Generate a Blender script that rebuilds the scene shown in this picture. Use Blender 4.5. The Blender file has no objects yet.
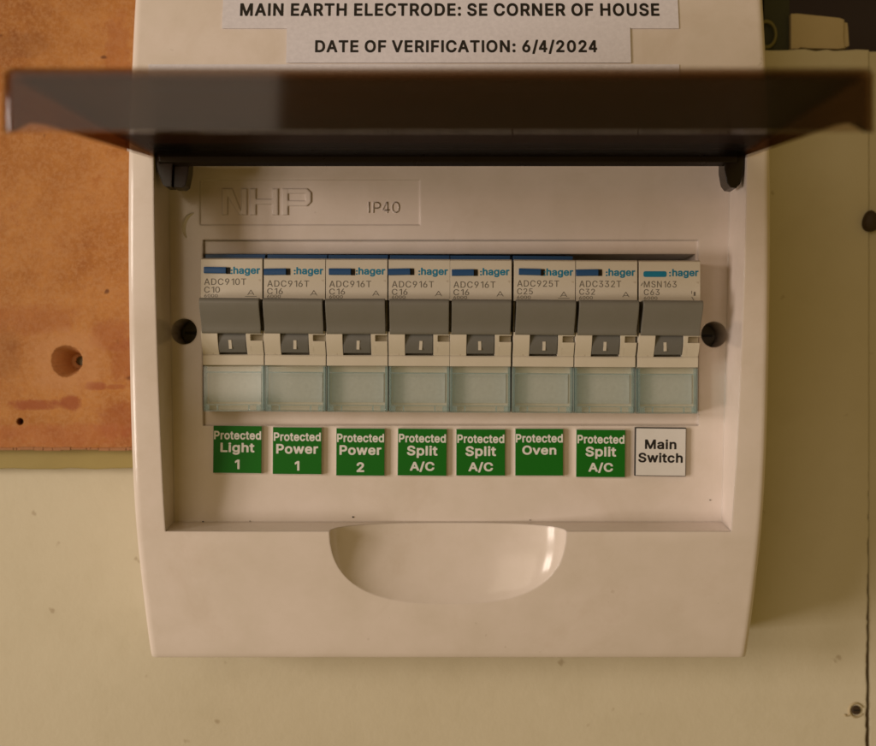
import bpy, bmesh, math, random
from mathutils import Vector
random.seed(7)
S = 0.001                                    # everything below is written in millimetres
sc = bpy.context.scene
COL = sc.collection

# ------------------------------------------------------------------ camera
F = 1185.0 / 876.0                           # focal length in picture widths
D0 = 344.0                                   # camera to the recessed escutcheon plane (Y = 0)
cam_d = bpy.data.cameras.new('camera')
cam = bpy.data.objects.new('camera', cam_d); COL.objects.link(cam)
cam.location = (0, -D0 * S, 0)
cam.rotation_euler = (math.radians(90), 0, 0)
cam_d.sensor_width = 36.0
cam_d.lens = 36.0 * F
cam_d.clip_start = 0.005
cam_d.clip_end = 50.0
cam_d.dof.use_dof = True
cam_d.dof.focus_distance = 0.334
cam_d.dof.aperture_fstop = 12.0
sc.camera = cam

# ------------------------------------------------------------------ light
world = bpy.data.worlds.new('World'); sc.world = world
world.use_nodes = True
bg = world.node_tree.nodes['Background']
bg.inputs[0].default_value = (1.0, 0.66, 0.18, 1)
bg.inputs[1].default_value = 0.20

def area(name, loc, target, sx, sy, power, colour):
    d = bpy.data.lights.new(name, 'AREA')
    d.shape = 'RECTANGLE'; d.size = sx * S; d.size_y = sy * S
    d.energy = power; d.color = colour
    o = bpy.data.objects.new(name, d); COL.objects.link(o)
    o.location = [c * S for c in loc]
    v = Vector(target) - Vector(loc)
    o.rotation_euler = v.to_track_quat('-Z', 'Y').to_euler()
    return o
DAY = (1.0, 0.85, 0.74)
for wx, wy in ((-1900, -1060), (-1710, -1340)):          # a window of four panes to the left of the photographer
    for wz in (-420, 280):
        area('window_pane_light', (wx, wy, wz), (0, 0, -20), 270, 420, 7.9, DAY)
area('doorway_light', (-590, -1500, 360), (0, 0, 0), 760, 820, 3.3, (1.0, 0.80, 0.62))

sc.render.engine = 'CYCLES'
sc.cycles.max_bounces = 8
sc.cycles.transparent_max_bounces = 40
sc.view_settings.view_transform = 'Standard'
sc.view_settings.look = 'None'
sc.view_settings.exposure = 0.0
sc.view_settings.gamma = 1.0

# ------------------------------------------------------------------ measuring helpers
def mx(px, Y=0.0): return (px - 438.0) * (D0 + Y) / 1185.0     # photo column -> mm on the plane at depth Y
def mz(py, Y=0.0): return (373.0 - py) * (D0 + Y) / 1185.0

# ------------------------------------------------------------------ materials
def nt(name):
    m = bpy.data.materials.new(name); m.use_nodes = True
    t = m.node_tree
    return m, t, t.nodes['Principled BSDF'], t.nodes['Material Output']
def N(t, kind, **kw):
    n = t.nodes.new(kind)
    for k, v in kw.items(): setattr(n, k, v)
    return n
def noise(t, scale, detail=4, rough=0.6, vec=None, dist=0.0):
    n = N(t, 'ShaderNodeTexNoise'); n.inputs['Scale'].default_value = scale
    n.inputs['Detail'].default_value = detail; n.inputs['Roughness'].default_value = rough
    n.inputs['Distortion'].default_value = dist
    if vec is None:
        tc = N(t, 'ShaderNodeTexCoord'); vec = tc.outputs['Object']
    t.links.new(vec, n.inputs['Vector'])
    return n.outputs['Fac']
def ramp(t, fac, stops):
    r = N(t, 'ShaderNodeValToRGB')
    el = r.color_ramp.elements
    while len(el) > 1: el.remove(el[-1])
    el[0].position = stops[0][0]; el[0].color = (*stops[0][1], 1)
    for p, c in stops[1:]:
        e = el.new(p); e.color = (*c, 1)
    t.links.new(fac, r.inputs['Fac'])
    return r.outputs['Color']
def mixc(t, fac, a, b, mode='MIX'):
    m = N(t, 'ShaderNodeMix', data_type='RGBA', blend_type=mode)
    if isinstance(fac, float): m.inputs['Factor'].default_value = fac
    else: t.links.new(fac, m.inputs['Factor'])
    for sock, v in ((m.inputs[6], a), (m.inputs[7], b)):
        if isinstance(v, tuple): sock.default_value = (*v, 1)
        else: t.links.new(v, sock)
    return m.outputs[2]
def math_(t, op, a, b=None, clamp=False):
    m = N(t, 'ShaderNodeMath', operation=op, use_clamp=clamp)
    for i, v in enumerate((a, b)):
        if v is None: continue
        if isinstance(v, (int, float)): m.inputs[i].default_value = v
        else: t.links.new(v, m.inputs[i])
    return m.outputs[0]
def bump(t, height, strength, dist, normal=None):
    b = N(t, 'ShaderNodeBump'); b.inputs['Strength'].default_value = strength
    b.inputs['Distance'].default_value = dist
    t.links.new(height, b.inputs['Height'])
    if normal is not None: t.links.new(normal, b.inputs['Normal'])
    return b.outputs['Normal']
def bevel_n(t, r):
    b = N(t, 'ShaderNodeBevel', samples=3); b.inputs['Radius'].default_value = r * S
    return b.outputs['Normal']

def plastic(name, col, rough=0.42, bev=0.35, dirt=0.0, grain=0.15, dirtcol=(0.25, 0.17, 0.09), spec=0.45, rvar=0.09, grime=0.0):
    m, t, b, o = nt(name)
    n1 = noise(t, 60, 5, 0.65)
    c = mixc(t, ramp(t, n1, [(0.3, (0, 0, 0)), (0.75, (1, 1, 1))]), col, tuple(x * (0.90 if i < 2 else 0.86) for i, x in enumerate(col)))
    if dirt:
        d1 = noise(t, 260, 3, 0.5)
        f = ramp(t, d1, [(0.715, (0, 0, 0)), (0.75, (1, 1, 1))])
        c = mixc(t, math_(t, 'MULTIPLY', f, dirt), c, dirtcol)
        d2 = noise(t, 22, 6, 0.7, dist=0.6)
        f2 = ramp(t, d2, [(0.52, (0, 0, 0)), (0.78, (1, 1, 1))])
        c = mixc(t, math_(t, 'MULTIPLY', f2, dirt * 0.35), c, tuple(x * y for x, y in zip(col, (0.80, 0.70, 0.52))))
    if grime:                                          # faint handling smudges
        d2 = noise(t, 30, 7, 0.72, dist=0.8)
        f2 = ramp(t, d2, [(0.50, (0, 0, 0)), (0.72, (1, 1, 1))])
        c = mixc(t, math_(t, 'MULTIPLY', f2, grime), c, tuple(x * y for x, y in zip(col, (0.62, 0.52, 0.38))))
        d3 = noise(t, 330, 2, 0.5)
        f3 = ramp(t, d3, [(0.755, (0, 0, 0)), (0.78, (1, 1, 1))])
        c = mixc(t, math_(t, 'MULTIPLY', f3, 0.15), c, (0.22, 0.15, 0.08))
    t.links.new(c, b.inputs['Base Color'])
    r = noise(t, 140, 4, 0.6)
    rr = N(t, 'ShaderNodeMapRange'); t.links.new(r, rr.inputs['Value'])
    rr.inputs['To Min'].default_value = rough - rvar; rr.inputs['To Max'].default_value = rough + rvar
    t.links.new(rr.outputs[0], b.inputs['Roughness'])
    b.inputs['Specular IOR Level'].default_value = spec
    nn = bevel_n(t, bev) if bev else None
    g = noise(t, 2200, 2, 0.5)
    t.links.new(bump(t, g, grain, 0.00004, nn), b.inputs['Normal'])
    return m
def flat(name, col, rough=0.6, bev=0.0):
    m, t, b, o = nt(name)
    n1 = noise(t, 900, 3, 0.6)
    c = mixc(t, n1, tuple(x * 0.85 for x in col), tuple(min(1, x * 1.12) for x in col))
    t.links.new(c, b.inputs['Base Color']); b.inputs['Roughness'].default_value = rough
    if bev: t.links.new(bevel_n(t, bev), b.inputs['Normal'])
    return m
def clear(name, tint, rough=0.06, ior=1.5, bev=0.0, haze=0.0, hazecol=(0.5, 0.5, 0.5)):
    m, t, b, o = nt(name); t.nodes.remove(b)
    tr = N(t, 'ShaderNodeBsdfTransparent'); tr.inputs[0].default_value = (*tint, 1)
    base = tr.outputs[0]
    if haze:
        df = N(t, 'ShaderNodeBsdfDiffuse'); df.inputs[0].default_value = (*hazecol, 1)
        mh = N(t, 'ShaderNodeMixShader'); mh.inputs[0].default_value = haze
        t.links.new(base, mh.inputs[1]); t.links.new(df.outputs[0], mh.inputs[2]); base = mh.outputs[0]
    gl = N(t, 'ShaderNodeBsdfGlossy'); gl.inputs['Roughness'].default_value = rough
    fr = N(t, 'ShaderNodeFresnel')
    ge = N(t, 'ShaderNodeNewGeometry'); mi = N(t, 'ShaderNodeMapRange')   # same reflectance leaving the slab as entering it
    t.links.new(ge.outputs['Backfacing'], mi.inputs['Value'])
    mi.inputs['To Min'].default_value = ior; mi.inputs['To Max'].default_value = 1.0 / ior
    t.links.new(mi.outputs[0], fr.inputs['IOR'])
    if bev:
        bn = bevel_n(t, bev); t.links.new(bn, fr.inputs['Normal']); t.links.new(bn, gl.inputs['Normal'])
    mx_ = N(t, 'ShaderNodeMixShader')
    t.links.new(fr.outputs[0], mx_.inputs[0]); t.links.new(base, mx_.inputs[1]); t.links.new(gl.outputs[0], mx_.inputs[2])
    t.links.new(mx_.outputs[0], o.inputs['Surface'])
    return m

M = {}
M['shell'] = plastic('cream_plastic', (0.78, 0.70, 0.66), 0.14, 0.7, dirt=0.0, grain=0.10, rvar=0.04, grime=0.18)
M['breaker'] = plastic('breaker_plastic', (0.66, 0.61, 0.52), 0.45, 0.25, dirt=0.35)
M['toggle'] = plastic('grey_toggle_plastic', (0.20, 0.195, 0.175), 0.36, 0.4, dirt=0.25, grain=0.5, dirtcol=(0.25, 0.20, 0.13))
M['rocker'] = plastic('grey_rocker_plastic', (0.155, 0.155, 0.148), 0.36, 0.4, dirt=0.25, grain=0.5)
M['blue'] = plastic('blue_plastic', (0.018, 0.085, 0.24), 0.4, 0.2)
M['teal_ink'] = flat('teal_ink', (0.0, 0.20, 0.36), 0.5)
M['grey_ink'] = flat('grey_ink', (0.16, 0.145, 0.12), 0.6)
M['black'] = flat('black_plastic', (0.012, 0.010, 0.008), 0.5, 0.2)
M['mark'] = flat('white_mark', (0.62, 0.58, 0.50), 0.5)
M['card'] = flat('pale_card', (0.55, 0.57, 0.54), 0.7)
M['cover'] = clear('clear_cover', (0.97, 0.985, 0.985), 0.05, 1.55, haze=0.015, hazecol=(0.5, 0.55, 0.5))
M['cover_edge'] = clear('clear_cover_edge', (0.84, 0.925, 0.95), 0.06, 1.65, 0.3, haze=0.13, hazecol=(0.58, 0.70, 0.74))
M['green'] = plastic('green_laminate', (0.005, 0.155, 0.006), 0.5, 0.12, spec=0.25)
M['core'] = flat('white_core', (0.66, 0.64, 0.58), 0.5, 0.12)
M['white_plate'] = plastic('white_laminate', (0.74, 0.73, 0.74), 0.35, 0.12)
M['black_ink'] = flat('black_ink', (0.010, 0.008, 0.008), 0.5)
M['white_ink'] = flat('white_engraving', (0.76, 0.76, 0.74), 0.5)
M['paper'] = flat('paper', (0.74, 0.72, 0.80), 0.75)
def smoked(name):                                      # clear surface round an absorbing body; the inside face is matt
    m = clear(name, (1, 1, 1), 0.05, 1.48, 0.0)
    t = m.node_tree; va = N(t, 'ShaderNodeVolumeAbsorption')
    va.inputs['Color'].default_value = (0.46, 0.24, 0.0, 1); va.inputs['Density'].default_value = 450.0
    t.links.new(va.outputs[0], t.nodes['Material Output'].inputs['Volume'])
    at = N(t, 'ShaderNodeAttribute', attribute_name='matt')
    gl = next(n for n in t.nodes if n.type == 'BSDF_GLOSSY')
    mr = N(t, 'ShaderNodeMapRange'); t.links.new(at.outputs['Fac'], mr.inputs['Value'])
    mr.inputs['To Min'].default_value = 0.05; mr.inputs['To Max'].default_value = 0.28
    t.links.new(mr.outputs[0], gl.inputs['Roughness'])
    ms = N(t, 'ShaderNodeMapRange'); t.links.new(at.outputs['Fac'], ms.inputs['Value'])
    ms.inputs['To Min'].default_value = 0.75; ms.inputs['To Max'].default_value = 0.12
    t.links.new(ms.outputs[0], gl.inputs['Color'])
    return m
M['smoke'] = smoked('smoked_polycarbonate')
M['smoke_dark'] = plastic('dark_smoked_plastic', (0.009, 0.005, 0.003), 0.3, 0.5)
M['metal'] = flat('dull_screw_metal', (0.10, 0.085, 0.06), 0.4, 0.2)
M['smear'] = plastic('dried_smear', (0.90, 0.86, 0.78), 0.2, 0.0)

# ------------------------------------------------------------------ mesh helpers
class MB:
    def __init__(s): s.v = []; s.f = []
    def add(s, vs, fs):
        o = len(s.v); s.v += [tuple(p) for p in vs]; s.f += [tuple(i + o for i in f) for f in fs]
    def box(s, x0, x1, y0, y1, z0, z1):
        s.add([(x0, y0, z0), (x1, y0, z0), (x1, y1, z0), (x0, y1, z0), (x0, y0, z1), (x1, y0, z1), (x1, y1, z1), (x0, y1, z1)],
              [(0, 3, 2, 1), (4, 5, 6, 7), (0, 1, 5, 4), (1, 2, 6, 5), (2, 3, 7, 6), (3, 0, 4, 7)])
    def prism(s, prof, x0, x1):                       # prof: (y, z), run along x
        n = len(prof)
        a = sum(prof[i][0] * prof[(i + 1) % n][1] - prof[(i + 1) % n][0] * prof[i][1] for i in range(n))
        if a < 0: prof = prof[::-1]
        vs = [(x0, y, z) for y, z in prof] + [(x1, y, z) for y, z in prof]
        fs = [tuple(range(n - 1, -1, -1)), tuple(range(n, 2 * n))]
        fs += [(i, (i + 1) % n, n + (i + 1) % n, n + i) for i in range(n)]
        s.add(vs, fs)
    def plate(s, poly, y0, y1):                       # poly: (x, z) outline, thickness y0 (front) .. y1 (back)
        n = len(poly)
        a = sum(poly[i][0] * poly[(i + 1) % n][1] - poly[(i + 1) % n][0] * poly[i][1] for i in range(n))
        if a < 0: poly = poly[::-1]
        vs = [(x, y0, z) for x, z in poly] + [(x, y1, z) for x, z in poly]
        fs = [tuple(range(n)), tuple(range(2 * n - 1, n - 1, -1))]
        fs += [(i, n + i, n + (i + 1) % n, (i + 1) % n) for i in range(n)]
        s.add(vs, fs)
    def cyl(s, cx, cz, r, y0, y1, n=32, r1=None):
        r1 = r if r1 is None else r1
        vs = [(cx + r * math.cos(2 * math.pi * i / n), y0, cz + r * math.sin(2 * math.pi * i / n)) for i in range(n)]
        vs += [(cx + r1 * math.cos(2 * math.pi * i / n), y1, cz + r1 * math.sin(2 * math.pi * i / n)) for i in range(n)]
        fs = [tuple(range(n)), tuple(range(2 * n - 1, n - 1, -1))]
        fs += [(i, n + i, n + (i + 1) % n, (i + 1) % n) for i in range(n)]
        s.add(vs, fs)
    def bar(s, x0, z0, x1, z1, w, y0, y1):            # a straight stroke in the x-z plane
        dx, dz = x1 - x0, z1 - z0; l = math.hypot(dx, dz); nx, nz = -dz / l * w / 2, dx / l * w / 2
        s.plate([(x0 + nx, z0 + nz), (x1 + nx, z1 + nz), (x1 - nx, z1 - nz), (x0 - nx, z0 - nz)], y0, y1)
    def mesh(s, name, angle=32):
        me = bpy.data.meshes.new(name)
        me.from_pydata([(x * S, y * S, z * S) for x, y, z in s.v], [], s.f)
        me.polygons.foreach_set('use_smooth', [True] * len(me.polygons))
        me.set_sharp_from_angle(angle=math.radians(angle))
        me.update()
        return me
    def build(s, name, mat, parent=None, angle=32):
        return link(name, s.mesh(name, angle), mat, parent)
def link(name, me, mat, parent=None):
    if mat is not None and not me.materials: me.materials.append(mat)
    o = bpy.data.objects.new(name, me); COL.objects.link(o); o.parent = parent
    return o
def empty(name, loc=(0, 0, 0), rot=(0, 0, 0)):
    o = bpy.data.objects.new(name, None); COL.objects.link(o); o.empty_display_size = 0.01
    o.location = [c * S for c in loc]; o.rotation_euler = rot
    return o
def tag(o, label=None, cat=None, group=None, kind=None):
    if label: o['label'] = label
    if cat: o['category'] = cat
    if group: o['group'] = group
    if kind: o['kind'] = kind
    return o
# letter outlines: advance, then closed contours of "x y" points (1000 = em), one letter per line
BOLD = """/ 275 3 -100,6 -102,81 -101,97 -85,261 524,261 540,246 557,171 559,152 540,-10 -60,-12 -85
0 479 206 -31,235 -33,290 -24,335 1,382 49,410 104,426 169,430 209,430 294,426 339,410 404,384 454,348 494,325 514,290 533,235 542,220 542,165 534,120 509,72 459,43 404,27 339,23 299,23 214,27 169,43 104,65 62,72 49,120 -1,165 -25|220 78,200 82,185 92,164 114,148 154,139 204,136 254,139 304,148 354,164 394,185 417,200 427,225 432,250 428,265 420,275 413,288 394,305 354,314 304,317 254,314 199,305 154,288 114,275 96,255 83,230 78
1 326 201 -24,208 -26,283 -26,302 -9,302 516,288 532,283 535,188 534,78 453,60 436,60 351,78 332,98 334,183 396,186 391,186 -9
2 479 53 -24,56 -26,396 -26,415 -9,415 66,399 81,396 83,221 83,213 86,291 168,359 246,397 311,407 366,401 421,385 456,366 480,350 496,316 522,276 537,246 540,221 542,176 537,136 522,105 501,89 486,60 451,45 411,40 366,42 351,56 337,136 336,151 351,156 381,164 401,171 413,181 421,206 431,226 432,267 421,281 412,284 406,291 390,292 371,285 336,256 291,38 56,38 -9
4 426 221 -24,224 -26,299 -26,304 -23,318 -9,319 85,359 86,376 101,378 106,377 176,359 192,324 192,318 196,318 516,304 532,299 535,209 535,204 534,191 521,-4 176,-4 106,-2 101,14 86,204 86,206 81,206 -9|134 193,132 196,134 200,204 324,206 196,204 193
6 479 201 -31,231 -33,276 -28,321 -10,347 9,368 29,394 64,410 104,415 164,410 209,396 249,368 284,326 320,288 334,246 340,241 344,347 499,347 519,331 535,246 535,227 519,111 349,55 249,42 204,38 154,43 109,59 64,85 29,131 -9,176 -27|206 78,182 89,165 109,154 139,152 159,154 179,167 209,174 219,186 228,206 236,226 238,246 236,271 225,288 204,298 179,300 154,297 134,288 109,271 89,246 78,226 75
: 214 76 -28,102 -30,122 -27,137 -17,151 -3,164 17,167 32,164 67,154 82,139 97,122 109,102 113,87 113,72 109,52 97,37 82,27 67,24 32,29 12,52 -15,67 -25|76 247,102 245,122 248,137 258,151 272,164 292,167 307,164 342,150 362,122 385,87 388,67 383,52 373,41 362,27 342,24 307,29 287,52 260,67 250
A 506 5 -24,8 -26,93 -26,98 -22,111 -9,151 106,158 116,323 116,328 106,369 -9,384 -24,388 -26,473 -25,489 -9,489 6,486 16,306 506,299 521,283 535,193 535,175 516,-7 16,-10 6,-10 -9|198 225,194 226,195 231,238 360,284 226
C 536 225 -31,272 -33,322 -28,352 -20,382 -7,412 13,450 49,468 74,488 114,499 154,499 169,482 186,402 186,397 184,382 169,364 124,347 106,307 86,267 80,232 85,192 103,173 119,151 154,135 204,130 254,135 304,153 359,172 387,197 408,227 422,242 426,267 429,307 423,344 404,362 387,382 339,397 324,402 322,482 322,499 339,499 354,490 389,475 424,450 459,412 496,382 516,347 530,277 542,227 540,197 534,170 524,142 510,114 489,78 454,62 432,48 409,27 355,16 299,14 244,16 209,22 172,31 139,42 112,62 77,92 40,117 16,137 2,172 -16,197 -25
D 528 49 -24,52 -26,227 -26,262 -24,312 -14,342 -4,384 21,421 56,447 89,470 136,482 176,486 216,488 261,486 301,481 336,473 366,460 396,427 447,403 471,362 504,332 518,305 526,267 533,232 535,52 535,34 516,34 -4,34 -9|152 85,152 425,212 426,257 421,267 420,302 406,312 402,332 384,351 356,368 301,372 256,368 206,352 156,333 126,317 113,307 106,272 92,262 89,207 83,157 83
E 445 49 -24,52 -26,382 -26,401 -9,401 66,382 83,157 83,151 86,152 202,362 203,381 221,381 291,380 296,362 312,157 312,152 314,152 425,382 427,396 441,398 446,398 516,382 534,52 535,34 516,34 -4,34 -9
F 436 49 -24,52 -26,132 -26,151 -9,152 193,157 195,352 195,357 197,371 211,372 286,357 302,152 305,151 421,152 425,157 426,377 426,393 441,395 446,395 516,377 535,52 535,34 516,34 -4,34 -9
H 543 49 -24,52 -26,132 -26,151 -9,151 201,152 205,157 206,362 206,366 201,366 -9,382 -25,387 -26,467 -25,482 -10,483 516,467 534,387 535,382 534,366 516,366 321,365 316,362 315,152 316,151 516,137 532,132 535,52 535,37 521,34 516,34 -4,34 -9
I 216 49 -24,52 -26,132 -26,150 -9,150 516,132 535,52 535,34 516,34 -4,34 -9
L 419 49 -24,52 -26,367 -26,372 -24,387 -9,387 66,372 81,157 83,151 86,151 516,137 532,132 535,52 535,34 516,34 -4,34 -9
M 654 49 -24,52 -26,132 -25,148 -9,148 251,152 264,260 -9,277 -26,352 -25,368 -9,477 269,478 -9,497 -26,577 -26,592 -11,594 -4,594 516,581 531,577 535,572 535,467 535,452 519,317 169,312 171,182 508,175 521,162 534,157 535,52 535,37 521,34 516,34 -4,34 -9
N 549 49 -24,52 -26,132 -26,151 -9,152 321,361 -9,377 -25,472 -26,489 -9,489 516,472 535,392 535,373 516,372 187,166 511,147 533,52 535,37 521,34 516,34 -4,34 -9
O 559 225 -31,277 -33,307 -31,337 -25,367 -14,408 9,452 51,474 79,492 110,499 129,513 174,519 244,516 304,507 357,486 409,472 433,455 454,407 499,365 524,337 534,307 540,247 541,227 540,197 534,170 524,142 510,117 492,79 454,62 432,48 409,31 369,22 334,17 305,14 244,16 209,21 174,31 139,42 112,60 79,82 51,117 16,137 2,172 -16,197 -25|237 84,192 103,172 121,150 154,135 204,130 254,135 304,151 354,173 389,192 406,237 425,267 429,302 424,337 409,355 394,362 388,383 354,399 304,403 254,399 204,383 154,362 121,342 103,302 85,267 80
P 471 49 -24,52 -26,132 -26,151 -9,152 158,157 160,242 160,302 166,342 182,374 206,392 224,416 256,430 296,435 336,435 356,429 401,414 441,392 471,377 486,342 512,297 529,242 535,52 535,34 516,34 -4,34 -9|152 270,152 425,227 426,257 423,287 414,297 406,308 391,316 366,317 346,316 326,307 302,297 288,287 281,262 272,222 268,157 268
R 475 49 -24,52 -26,132 -26,151 -9,152 172,227 172,232 169,327 -9,342 -24,347 -26,437 -26,454 -9,454 6,450 16,352 196,377 215,393 231,415 261,429 296,435 346,431 401,416 441,395 471,377 490,342 515,297 530,242 535,52 535,34 516,34 -4,34 -9|152 281,152 425,227 426,262 423,287 415,300 406,307 398,316 371,318 351,316 331,309 311,302 301,287 292,262 284,227 281
S 473 193 -33,230 -35,285 -30,335 -13,370 9,390 29,413 57,429 92,434 142,431 177,428 187,420 209,370 262,320 290,180 333,151 352,144 362,143 387,155 409,175 422,205 430,220 432,260 427,290 413,301 402,313 367,330 352,410 352,425 367,427 387,420 422,400 462,365 497,351 507,325 524,280 537,220 542,170 536,130 524,90 499,50 458,32 417,26 367,34 317,59 282,75 265,120 234,175 213,235 197,285 180,310 163,316 152,318 137,315 122,300 98,275 85,250 78,230 76,175 85,151 97,136 117,129 147,112 162,30 163,13 147,12 127,20 87,40 49,80 7,120 -17,165 -30
T 475 182 -24,189 -26,264 -26,283 -9,284 425,424 426,429 429,441 441,443 446,443 516,429 532,424 535,24 535,6 516,6 446,8 441,24 426,164 426,167 421,167 -9
U 543 230 -32,267 -34,322 -28,372 -11,412 17,428 33,456 68,472 102,478 123,483 168,483 513,483 518,467 534,387 535,382 533,367 518,367 188,363 153,352 123,335 103,322 94,292 82,262 79,227 82,197 93,182 104,166 123,154 153,150 188,150 518,132 535,52 535,34 518,34 168,42 113,62 68,89 33,110 13,142 -8,162 -17,197 -28
V 506 193 -24,198 -26,283 -26,288 -25,304 -9,488 497,489 516,473 534,388 535,369 516,243 152,238 154,209 241,108 520,93 535,8 535,-10 516,-8 496,173 6,178 -9
a 415 134 -33,167 -35,212 -27,227 -23,252 -9,267 -25,272 -26,342 -26,347 -25,363 -8,363 257,359 297,345 332,332 352,317 367,297 384,247 405,187 410,127 401,97 390,67 369,32 332,15 297,15 282,32 265,92 248,107 248,112 251,123 262,138 282,162 297,202 303,232 295,243 282,247 262,243 257,117 237,67 217,47 203,27 182,19 172,8 147,4 112,8 72,15 52,25 32,57 -2,80 -18,117 -31|172 72,142 77,127 86,120 107,122 117,126 122,142 133,152 135,247 152,250 147,246 122,232 95,217 83,192 75
c 422 182 -32,216 -34,266 -28,316 -4,366 46,389 93,389 108,387 113,371 128,311 143,296 143,280 128,266 98,256 88,236 78,206 73,181 77,160 88,150 98,135 123,125 158,123 188,125 218,134 248,150 278,161 288,181 299,206 303,236 298,261 284,266 278,277 253,296 236,311 236,371 251,388 268,386 288,364 333,316 380,271 402,216 410,149 403,106 384,60 343,33 303,26 287,14 248,8 193,13 133,19 108,32 73,60 33,111 -11,151 -28
d 450 170 -32,201 -34,236 -31,261 -22,286 -3,290 -12,306 -26,381 -26,398 -7,398 513,398 518,381 535,306 535,301 534,285 518,285 393,285 388,281 384,261 399,236 407,191 410,141 403,101 385,66 354,51 337,28 298,13 253,8 183,14 123,28 78,56 33,101 -9,141 -27|181 77,160 88,149 98,134 128,125 158,123 188,125 218,134 253,151 282,156 287,181 299,206 303,230 298,251 288,257 283,271 261,276 250,283 218,285 188,283 158,273 123,256 93,226 76,206 74
e 430 185 -32,216 -34,256 -31,291 -22,321 -6,359 28,378 53,391 83,391 98,376 115,371 118,316 130,301 131,296 130,284 118,266 93,246 79,211 73,191 76,161 86,147 98,136 115,128 138,131 143,376 143,381 144,395 158,397 163,394 248,383 288,366 325,331 364,306 385,276 399,211 410,151 404,106 385,56 339,29 298,16 258,8 193,14 123,32 73,60 33,111 -11,151 -27|131 248,141 270,156 288,181 300,206 303,231 299,253 288,259 283,273 258,275 248
g 451 171 -175,211 -177,256 -173,301 -161,336 -140,375 -100,391 -65,398 -15,398 385,396 390,381 405,306 405,289 390,286 381,261 399,236 408,191 410,141 402,101 385,68 355,54 340,31 305,25 290,13 255,8 200,13 130,30 80,58 40,101 4,146 -16,191 -21,236 -18,261 -10,281 5,285 0,277 -40,266 -53,241 -66,206 -70,166 -63,141 -47,111 -16,106 -15,91 -16,81 -21,41 -44,25 -60,27 -80,57 -120,71 -134,126 -166|181 89,156 100,147 110,135 130,125 165,123 195,125 220,136 255,149 280,156 287,186 300,206 303,226 300,256 285,261 280,274 255,283 220,285 190,283 160,274 130,256 102,226 88,206 86
h 436 42 -24,45 -26,120 -26,125 -24,140 -9,140 221,143 246,151 271,160 284,180 295,205 302,235 298,245 292,255 283,265 261,270 226,270 -9,285 -24,290 -26,350 -26,365 -26,383 -9,383 246,379 291,366 331,344 361,325 379,305 394,275 405,220 410,180 405,145 388,140 391,140 516,125 533,120 535,45 535,27 516,27 -4,27 -9
i 193 42 -24,48 -26,123 -26,140 -9,140 386,123 405,48 405,43 404,27 386,27 -9|56 421,78 417,108 420,123 429,133 439,149 461,152 476,149 506,140 521,125 536,108 547,78 550,58 547,28 521,18 506,15 476,20 456,43 431
l 196 42 -24,45 -26,120 -26,125 -24,140 -9,140 516,125 533,120 535,45 535,27 516,27 -4,27 -9
n 436 42 -24,45 -26,120 -26,125 -24,140 -9,140 221,143 246,151 271,160 284,180 295,205 302,235 298,245 292,255 283,265 261,270 226,270 -9,285 -24,290 -26,350 -26,365 -26,383 -9,383 246,379 291,368 326,360 340,334 371,305 394,270 406,220 410,180 405,140 385,120 405,45 405,30 391,27 386,27 -4,27 -9
o 441 182 -32,216 -34,261 -28,311 -7,346 24,363 43,383 73,401 123,407 178,403 243,398 263,383 303,356 342,311 383,261 404,201 410,151 404,106 384,71 354,51 331,30 298,14 248,8 193,11 153,15 123,32 73,60 33,106 -8,151 -28|206 73,181 77,160 88,150 98,133 128,125 158,123 188,125 218,132 243,150 278,161 288,181 299,206 303,236 298,256 287,266 278,283 243,290 218,292 188,290 158,282 128,266 98,256 89,236 78
p 450 42 -167,45 -169,120 -169,125 -167,140 -152,140 -12,145 -7,164 -22,190 -31,235 -34,280 -28,320 -11,349 13,369 33,394 73,411 128,416 193,411 253,395 303,373 338,355 357,320 387,280 404,235 410,190 407,176 403,160 397,140 381,138 388,120 405,45 405,27 388,27 -147,27 -152|195 78,169 93,151 123,141 163,140 188,143 223,150 253,170 286,200 300,220 303,245 299,266 288,275 281,290 253,300 213,301 188,299 158,290 125,276 98,270 92,245 77,220 74
r 285 42 -24,45 -26,120 -26,125 -24,140 -9,140 231,142 251,153 276,170 290,190 297,205 299,250 296,267 311,269 391,255 407,250 410,205 411,185 408,162 401,140 390,135 391,120 405,45 405,27 386,27 -4,27 -9
t 253 144 -28,178 -30,213 -26,223 -23,238 -8,238 12,228 63,213 78,208 80,173 77,158 80,154 87,152 107,152 297,158 301,213 301,229 317,230 387,213 405,153 406,152 477,138 494,133 497,58 497,41 482,39 477,39 407,33 405,-2 405,-20 387,-19 317,-2 301,33 301,39 297,39 87,47 42,66 12,83 -5,118 -24
v 415 152 -24,159 -26,234 -26,252 -9,397 371,397 386,379 405,299 405,282 391,199 164,194 156,114 378,107 391,94 404,9 405,-9 386,-7 366,137 -9
w 593 127 -24,130 -26,205 -26,210 -24,225 -9,280 186,285 195,342 -9,360 -26,440 -24,455 -9,460 6,570 366,571 386,568 391,555 404,550 405,475 405,470 404,457 391,451 376,400 192,395 196,393 201,340 390,325 405,245 405,226 386,170 183,116 376,110 391,95 405,15 405,10 401,-3 386,-2 366,112 -9"""
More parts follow.
